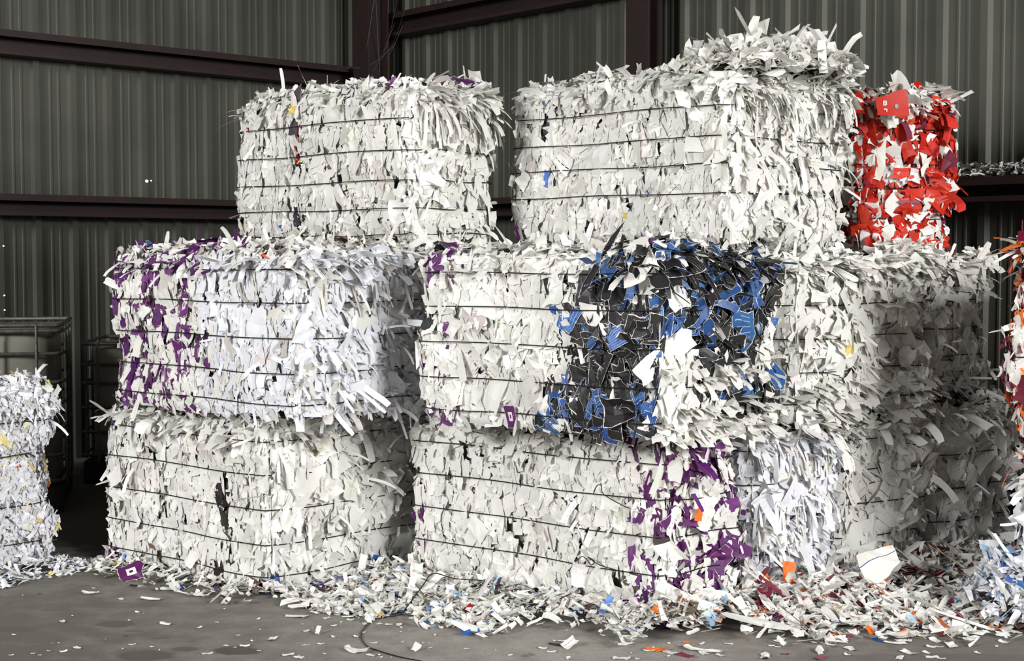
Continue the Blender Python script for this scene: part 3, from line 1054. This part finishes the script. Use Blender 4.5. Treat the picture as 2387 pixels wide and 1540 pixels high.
def c_t1(face, a, b, c, rng):
    n = len(a)
    ids = white_mix(rng, n, spec=.02)
    if face == 'l':
        seam = np.exp(-((a - .60) / .02) ** 2) * .75 * (np.sin(c * 15) > -.3)
        ids = swap(ids, rng.random(n) < seam, pick(rng, n, dark=.6, yellow=.4))
        ids = swap(ids, (a > .6) & (c > .55) & (rng.random(n) < .03), pick(rng, n, yellow=.4, red=.25, dark=.35))
    if face == 't':
        ids = swap(ids, (a < .35) & (rng.random(n) < .16), pick(rng, n, purple=.8, purple_window=.2))
    return ids


make_bale(Bale((-.487, 7.30), (-1.544, 8.32), (-.056, 7.75), 1.63, 2.45, 31, wires=(.07, .23, .40, .58, .77), r=.11), 'top row bale at the left with a dark seam and yellow specks', c_t1,
          eave=(40, 260), shag=dict(l=20, r=300, t=60), sheet=dict(l=12, r=60, t=40), fringe=[('r', .84, 70, .17), ('l', .9, 8, .1)])


def c_t2(face, a, b, c, rng):
    n = len(a)
    ids = white_mix(rng, n, spec=.008, print_=.04)
    if face == 'l': ids = swap(ids, (np.abs(a - .80) < .025) & (c > .35) & (rng.random(n) < .3), pick(rng, n, ocean=.7, dark=.3))
    return ids


make_bale(Bale((1.0, 6.90), (-.02, 7.90), (1.69, 7.57), 1.62, 2.46, 32, r=.09, wires=(.31, .47, .62, .79), lump=1.2), 'widest top row bale of white paper, under the loose heap', c_t2,
          eave=(50, 220), shag=dict(l=40, r=330, t=80), sheet=dict(l=14, r=60, t=40), strata=120, fringe=[('r', .9, 60, .16), ('r', .5, 40, .13)],
          special=[(1625, 340, 'l', .10, .07, .1, 'white', 'paper_sheet', 'white torn sheet lying flat on the wires', .025, .1)])


def c_t3(face, a, b, c, rng):
    n = len(a)
    ids = white_mix(rng, n, spec=.006)
    p = {'l': .4, 'r': .64, 't': .1}.get(face, .3)
    pp = np.full(n, p)
    if face == 'r': pp = np.where(c > .9, .12, pp)
    return swap(ids, rng.random(n) < pp, pick(rng, n, red=.92, maroon=.08))


make_bale(Bale((1.77, 7.66), (1.46, 8.82), (2.32, 7.82), 1.60, 2.43, 33, wires=(.21, .40, .55, .77), lump=1.3), 'top row bale of bright red and white card at the right end', c_t3,
          dens=dict(l=700, r=700, t=1100), shag=dict(l=20, r=110, t=50), eave=(30, 110), sheet=dict(l=20, r=90, t=40),
          broad={'l': ((150, .08, .1, .9, (-.01, .006), .01),), 'r': ((200, .075, .095, .9, (-.028, -.016), .006), (190, .07, .09, .9, (-.008, .008), .014))}, cards=70, size=1.2, sliver=400,
          special=[(2040, 250, 'r', .11, .19, 1.42, 'red', 'red_card', 'large flat bright red card with white marks', .17, -.1), (1985, 246, 'r', .10, .06, 1.45, 'red', 'red_card', 'smaller red card beside the large one', .15, -.1)])


def c_lb(face, a, b, c, rng):
    n = len(a)
    ids = white_mix(rng, n, 'cool', spec=.014, print_=.02)
    return swap(ids, rng.random(n) < .028, pick(rng, n, yellow=.66, dark=.24, orange=.05, ocean=.02, red=.03))


make_bale(Bale((-3.02, 6.76), (-3.94, 7.53), (-2.31, 7.60), 0, .95, 41, r=.12, wires=(.16, .36, .62, .80), lump=1.8), 'low bale of fine white shreds with yellow specks, alone at the left', c_lb,
          dens=dict(l=900, r=3200, t=3000), broad={}, size=.62, shag=dict(l=20, r=500, t=300), sheet=dict(r=20, t=10), eave=(20, 100), sliver=1600, back=900)


def c_r2(face, a, b, c, rng):
    n = len(a)
    return swap(white_mix(rng, n, spec=.006), rng.random(n) < .40, pick(rng, n, maroon=.68, orange=.32))


def c_r1(face, a, b, c, rng):
    n = len(a)
    return swap(white_mix(rng, n, 'cool', spec=.006), rng.random(n) < .12, pick(rng, n, pale_blue=.6, ocean=.4))


make_bale(Bale((3.08, 5.72), (2.19, 6.47), (3.86, 6.57), 0, .66, 51, lump=1.6), 'lower bale at the right edge, white with pale blue scraps', c_r1,
          eave=(120, 60), shag=dict(l=200, r=40, bl=300, t=60), sheet=dict(l=60, r=20, bl=80, t=20), back=1600)
make_bale(Bale((3.05, 5.70), (2.14, 6.45), (3.85, 6.55), .68, 1.66, 52, lump=1.6), 'upper bale at the right edge with maroon and orange card', c_r2,
          eave=(160, 60), shag=dict(l=200, r=40, bl=300, t=60), sheet=dict(l=80, r=20, bl=110, t=40), cards=50, back=1600)


# ------------------------------------------------------------------ loose heaps and litter
def heap(name, label, pts, z_of, n, mix, seed, size=1.0, flat=.35, stick=0, kind='stuff', cat='shredded paper', lift=.02):
    """n scraps lying about, pts(rng, n) -> xy, z_of(xy) the height of what they lie on"""
    rng = np.random.default_rng(seed)
    b = Buf()
    xy = pts(rng, n)
    n = len(xy)
    z = z_of(xy)
    P = np.c_[xy, z + rng.uniform(.003, lift, n)]
    Nn = norm(np.c_[rng.normal(0, flat, (n, 2)), np.ones(n)])
    w = rng.lognormal(math.log(.024), .45, n) * size
    l = rng.lognormal(math.log(.048), .5, n) * size
    Vq = patches(rng, P, Nn, rng.uniform(0, 6.28, n), rng.normal(0, .12, n), rng.normal(0, .2, n), w, l, rng.normal(.15, .25, n), 2, 3)
    V = Vq[0]
    low = V[:, :, 2].min(1) - z
    V[:, :, 2] += np.maximum(0.002 - low, 0)[:, None]
    put(b, Vq, kind_colours(mix(rng, xy), rng))
    if stick:
        k = rng.integers(0, n, stick)
        P = np.c_[xy[k], z[k]]
        d0 = norm(np.c_[rng.normal(0, .8, (stick, 2)), rng.uniform(.2, 1.1, stick)])
        S = strips(rng, P, d0, np.cross(d0, rng.normal(0, 1, (stick, 3))), rng.lognormal(math.log(.022), .5, stick) * size, rng.lognormal(math.log(.075), .4, stick) * size, rng.uniform(.1, .5, stick), 1, 5)
        low = S[0][:, :, 2].min(1) - z[k]
        S[0][:, :, 2] += np.maximum(0.002 - low, 0)[:, None]
        put(b, S, kind_colours(mix(rng, xy[k]), rng))
    o = b.build(name, PAPER, None, origin=np.array([*xy.mean(0), float(z.min())]))
    return tag(o, label, cat, kind=kind)


def along(line, spread, power=1.6):
    """points on the camera side of a polyline on the floor, thinning out with distance"""
    L = np.array(line)

    def f(rng, n):
        seg = np.linalg.norm(np.diff(L, axis=0), axis=1)
        k = rng.choice(len(seg), n, p=seg / seg.sum())
        t = rng.random(n)[:, None]
        p = L[k] * (1 - t) + L[k + 1] * t
        d = norm(L[k + 1] - L[k])
        nn = np.c_[d[:, 1], -d[:, 0]]
        return p + nn * (rng.random(n) ** power * spread - .04)[:, None] + rng.normal(0, .02, (n, 2))
    return f


FRONT = np.array([(-2.2, 7.3), (-1.55, 7.0), (-1.2, 6.62), (-.45, 6.5), (.19, 6.34), (.7, 6.16), (1.3, 6.2), (2.0, 6.32), (2.7, 6.4)])


def upto(f, extra=None):
    """keeps the litter behind the line where it ends on the floor"""
    def g_(rng, n):
        p = f(rng, n * 2)
        if extra is not None: p = np.concatenate([np.array(extra[:2]) + rng.normal(0, 1, (extra[3], 2)) * extra[2], p])
        lim = np.interp(p[:, 0], FRONT[:, 0], FRONT[:, 1]) + rng.normal(0, .1, len(p)) + .07 * np.sin(p[:, 0] * 9) + .04 * np.sin(p[:, 0] * 23)
        return p[p[:, 1] > lim][:n]
    return g_


def bank(line, hgt, wid):
    """height of a bank of litter leaning on the bales along a line"""
    L = np.array(line)

    def z(xy):
        best = np.full(len(xy), 9.0)
        for p, q in zip(L[:-1], L[1:]):
            d = q - p
            t = np.clip(((xy - p) @ d) / (d @ d), 0, 1)
            best = np.minimum(best, np.linalg.norm(xy - p - t[:, None] * d, axis=1))
        return hgt * np.clip(1 - best / wid, 0, 1) ** 1.5
    return z


L1 = [(-2.05, 7.62), (-1.12, 6.84), (-.62, 7.3)]
L2 = [(-.66, 7.2), (-.52, 7.1), (.66, 6.2)]
L3 = [(.62, 6.22), (1.05, 6.56), (1.6, 7.0), (2.1, 7.38), (2.6, 7.7)]
mix_a = lambda rng, xy: swap(white_mix(rng, len(xy), print_=.05), rng.random(len(xy)) < .10, pick(rng, len(xy), brown=.3, ocean=.2, red=.12, purple=.2, orange=.06, dark=.2))
mix_b = lambda rng, xy: swap(white_mix(rng, len(xy), print_=.05), rng.random(len(xy)) < .08, pick(rng, len(xy), brown=.25, ocean=.3, pale_blue=.3, red=.1, dark=.2))
mix_c = lambda rng, xy: swap(white_mix(rng, len(xy), print_=.06), rng.random(len(xy)) < .13, pick(rng, len(xy), maroon=.45, orange=.32, brown=.12, pale_blue=.1))
heap('paper_litter', 'torn paper litter with coloured bits along the foot of the left bottom bale', upto(along(L1, .24, 1.8)), bank(L1, .04, .2), 650, mix_a, 61, .8, stick=40)
heap('paper_litter', 'bank of white paper litter along the foot of the middle bottom bale', upto(along(L2, .62, 1.1), (.66, 6.24, .1, 420)), bank(L2, .09, .4), 3000, mix_b, 62, .85, stick=90)
heap('paper_litter', 'wide drift of white, orange and maroon paper litter before the right bales', upto(along(L3, 1.05, 1.3), (.72, 6.26, .1, 420)), bank(L3, .11, .5), 4300, mix_c, 63, 1.05, stick=240)

# loose heap on the top bale
T2C = np.array([1.25, 7.36])


def mound(xy):
    r = ((xy - T2C) @ np.array([.75, .66]) / .47) ** 2 + ((xy - T2C) @ np.array([-.66, .75]) / .34) ** 2
    return 2.44 + .11 * np.clip(1 - r, 0, 1) ** .5


def mound_pts(rng, n):
    a, r = rng.uniform(0, 6.28, n), np.sqrt(rng.random(n))
    return T2C + np.outer(r * np.cos(a) * .48, [.75, .66]) + np.outer(r * np.sin(a) * .35, [-.66, .75])


heap('shredded_heap', 'loose heap of torn white paper on top of the widest top bale', mound_pts, mound, 3000, lambda rng, xy: white_mix(rng, len(xy), print_=.05), 64, 1.3, flat=.55, stick=420, lift=.05)


def shelf_pts(rng, n):
    t = rng.uniform(4.9, 7.6, n)
    return CORNER + np.outer(t, DR) + np.outer(rng.uniform(.15, .25, n), NR)


heap('paper_litter', 'dusty grey shreds lying on the wall rail at the right', shelf_pts, lambda xy: np.full(len(xy), 2.047), 1500, lambda rng, xy: pick(rng, len(xy), grey=.7, dark=.25, white=.12), 65, .8, flat=.6, stick=200, lift=.07)
LBL = [(-3.02, 6.72), (-2.29, 7.58)]
heap('paper_litter', 'fine white shreds spilled on the floor beside the low bale', along(LBL + [(-2.1, 7.75)], .22, 1.4), bank(LBL, .05, .14), 800, lambda rng, xy: c_lb('r', xy[:, 0], xy[:, 0], xy[:, 0], rng), 66, .6, stick=60)
R1L = [(2.2, 6.75), (2.13, 6.5), (2.6, 6.05), (3.0, 5.66)]
heap('shredded_heap', 'spill of white and pale blue shreds at the foot of the right edge bales', along(R1L, .2, 1.0), bank(R1L, .26, .22), 1500, lambda rng, xy: c_r1('r', xy[:, 0], xy[:, 0], xy[:, 0], rng), 67, .9, flat=.7, stick=250)
HSPR = [(2.0, 6.5), (2.5, 6.0)]

# ------------------------------------------------------------------ single scraps on the bare floor
rngS = np.random.default_rng(77)


def scrap(px, py, w, l, yaw, kind, label, cat='paper scrap', group=None, bend=.25, tilt=0.0, name='paper_scrap', z=0.0):
    g = ground(px, py, z)
    ti = -abs(tilt)
    az = .5 * math.sin(px)
    Nn = norm(np.array([[math.sin(az) * math.sin(ti), math.cos(az) * math.sin(ti), math.cos(ti)]]))
    V, q, uv = patches(rngS, g[None].copy(), Nn, np.array([yaw]), np.array([0.0]), np.array([0.05]), np.array([w]), np.array([l]), np.array([bend]), 3, 4, .04, .1)
    V[:, :, 2] += z + .0015 - V[:, :, 2].min()
    b = Buf()
    put(b, (V, q, uv), kind_colours(np.array([KI[kind]]), rngS))
    o = b.build(name, PAPER, None, origin=np.array([g[0], g[1], z]))
    return tag(o, label, cat, group)


scrap(1110, 1470, .10, .20, 1.35, 'white', 'largest white folded sheet lying on the bare floor before the middle bale', bend=.5)
scrap(1305, 1504, .02, .09, 1.3, 'dark', 'narrow black strip on the bare floor at the front')
scrap(1328, 1508, .045, .07, .4, 'rule', 'white scrap with a dark printed line beside the black strip', tilt=.5)
scrap(970, 1516, .03, .04, .3, 'white', 'small white scrap standing just right of the trailing wire', tilt=.6)
scrap(210, 1384, .03, .085, 1.2, 'white', 'curled white strip alone on the floor left of the stack', bend=.6)
scrap(352, 1398, .03, .11, 1.3, 'white', 'white cross shaped scrap on the floor before the left bottom bale')
scrap(306, 1352, .09, .12, 1.45, 'purple_window', 'purple card with a pale window lying at the left foot of the stack', tilt=-.85, bend=.05, name='purple_card', cat='card', z=.035)
scrap(2243, 1345, .09, .085, 1.2, 'red', 'bright red scrap of card on the floor under the darkest bale', tilt=-.6, bend=.05, name='red_card', cat='card')
scrap(1455, 1436, .06, .07, .9, 'orange', 'orange scrap of card at the foot of the purple corner', tilt=-.5, bend=.1, name='orange_card', cat='card', z=.05)
scrap(1488, 1455, .06, .08, 1.3, 'maroon', 'maroon scrap of card just below the orange one at the purple corner', tilt=-.4, bend=.1, name='maroon_card', cat='card', z=.03)
scrap(1783, 1410, .075, .085, .1, 'maroon', 'upright maroon card in the drift before the right bales', tilt=-1.0, bend=.05, name='maroon_card', cat='card', z=.08)
scrap(1838, 1366, .06, .11, .3, 'orange', 'larger upright orange card in the drift before the right bales', tilt=-1.15, bend=.05, name='orange_card', cat='card', z=.1)
scrap(1812, 1322, .055, .065, .2, 'orange', 'ragged orange card leaning on the bale with hanging strips', tilt=-1.15, bend=.05, name='orange_card', cat='card', z=.14)
scrap(2050, 1352, .15, .17, 1.0, 'blue_rule', 'large pale sheet sloping down at the foot of the shaded bottom bale', tilt=-.75, bend=.06, name='paper_sheet', cat='sheet of paper', z=.1)
scrap(1450, 1535, .03, .07, 1.1, 'rule', 'white scrap at the bottom edge near the middle of the floor')
scrap(1640, 1518, .04, .16, 1.4, 'white', 'long white crumpled strip on the front floor before the drift', bend=.4)
scrap(830, 1519, .05, .1, 1.2, 'white', 'crumpled white scrap on the floor left of the trailing wire', bend=.5)
scrap(742, 1478, .02, .035, .2, 'white', 'tiny white scrap standing on edge on the left floor', tilt=-1.1)
scrap(690, 1438, .04, .1, 1.0, 'white', 'long white scrap in front of the corner of the left bottom bale')
scrap(2270, 1398, .05, .08, 1.4, 'white', 'white scrap on the floor between the two right hand spills')
scrap(2085, 1500, .03, .09, 1.2, 'white', 'white strip on the front floor at the right')
for i in range(150):
    while True:
        px, py = rngS.uniform(20, 2370), rngS.uniform(1365, 1538)
        edge = np.interp(px, [0, 200, 420, 620, 900, 1300, 1560, 2000, 2380], [1350, 1345, 1400, 1440, 1450, 1480, 1500, 1490, 1450])
        if py > edge - 5 and rngS.random() < (1.0 if px > 1500 else (.45 if px > 700 else .28)): break
    s = rngS.lognormal(0, .45) * (1.0 if px > 1500 else .52)
    k = 'white' if rngS.random() < .9 else str(rngS.choice(['orange', 'maroon', 'pale_blue', 'ocean'] if px > 1500 else ['pale_blue', 'yellow', 'brown']))
    side = 'right of' if px > 1500 else 'before'
    lab = ('torn scrap of white paper lying on the bare concrete floor' if k == 'white' else 'torn scrap of %s card lying on the bare concrete floor' % k.replace('_', ' ').replace('ocean', 'dark blue'))
    scrap(px, py, .022 * s, .045 * s, rngS.uniform(0, 3.1), k, lab, group='paper scraps strewn over the floor' if k == 'white' else 'coloured scraps strewn over the floor', bend=rngS.uniform(0, .5))

# ------------------------------------------------------------------ loose wires


def smooth_path(pts, n=60):
    P = np.array(pts, float)
    t = np.linspace(0, len(P) - 1, n)
    out = []
    for x in t:
        i = min(int(x), len(P) - 2)
        f = x - i
        p0, p1, p2, p3 = P[max(i - 1, 0)], P[i], P[i + 1], P[min(i + 2, len(P) - 1)]
        out.append(.5 * ((2 * p1) + (-p0 + p2) * f + (2 * p0 - 5 * p1 + 4 * p2 - p3) * f * f + (-p0 + 3 * p1 - 3 * p2 + p3) * f ** 3))
    return np.array(out)


def wire(pts, label, r=.0024, n=70):
    b = Buf()
    P = smooth_path(pts, n)
    o0 = P[0].copy()
    b.tube(P, r, 6)
    return tag(b.build('loose_wire', WIRE, None, origin=o0, smooth=True), label, 'wire')


g = lambda px, py, z=.004: tuple(ground(px, py, z))
wire([g(1125, 1352, .17), g(1060, 1348, .18), g(1010, 1336, .2), g(985, 1365, .16), g(940, 1425, .08), g(925, 1434, .03), g(905, 1437, .01), g(875, 1442), g(848, 1465), g(842, 1485), g(855, 1505), g(885, 1517), g(930, 1530), g(985, 1541), g(1060, 1560)],
     'long black wire trailing from the middle bale across the floor')


def on_b2(pts, label):
    """loose ends of wire on the front of the middle bottom bale"""
    out = []
    for px, py in pts:
        # meet the plane of the bale's long face
        N0, L0 = np.array([.659, 6.29]), np.array([-.502, 7.22])
        D = norm((L0 - N0)[None])[0]
        k = (px - 1193.5) / FPX
        t = (k * N0[1] - N0[0]) / (D[0] - k * D[1])
        p = N0 + D * t
        nn = np.array([-D[1], D[0]])
        if nn @ p > 0: nn = -nn
        z = at(px, py, p[1] - .1)[2]
        q = p + nn * .04
        out.append((q[0], q[1], z))
    return wire(out, label, .0022, 50)


on_b2([(1363, 1328), (1362, 1318), (1372, 1311), (1382, 1318), (1393, 1331), (1400, 1322), (1385, 1312), (1410, 1330), (1450, 1343)], 'looped wire end low on the front of the middle bottom bale')
on_b2([(980, 1048), (977, 1065), (968, 1090), (958, 1100), (948, 1099), (955, 1104)], 'bent wire end at the top left of the middle bottom bale')
on_b2([(985, 1118), (972, 1135), (955, 1152), (955, 1168), (962, 1175)], 'second bent wire end down the left of the middle bottom bale')
on_b2([(1397, 1160), (1405, 1142), (1415, 1140), (1420, 1160), (1450, 1180), (1480, 1195)], 'curled wire end beside the purple card of the middle bottom bale')
on_b2([(1038, 1355), (1045, 1360), (1090, 1362), (1120, 1355), (1080, 1352), (1063, 1375), (1060, 1355), (1072, 1345), (1080, 1358), (1090, 1380)], 'tangled wire loops at the foot of the middle bottom bale')
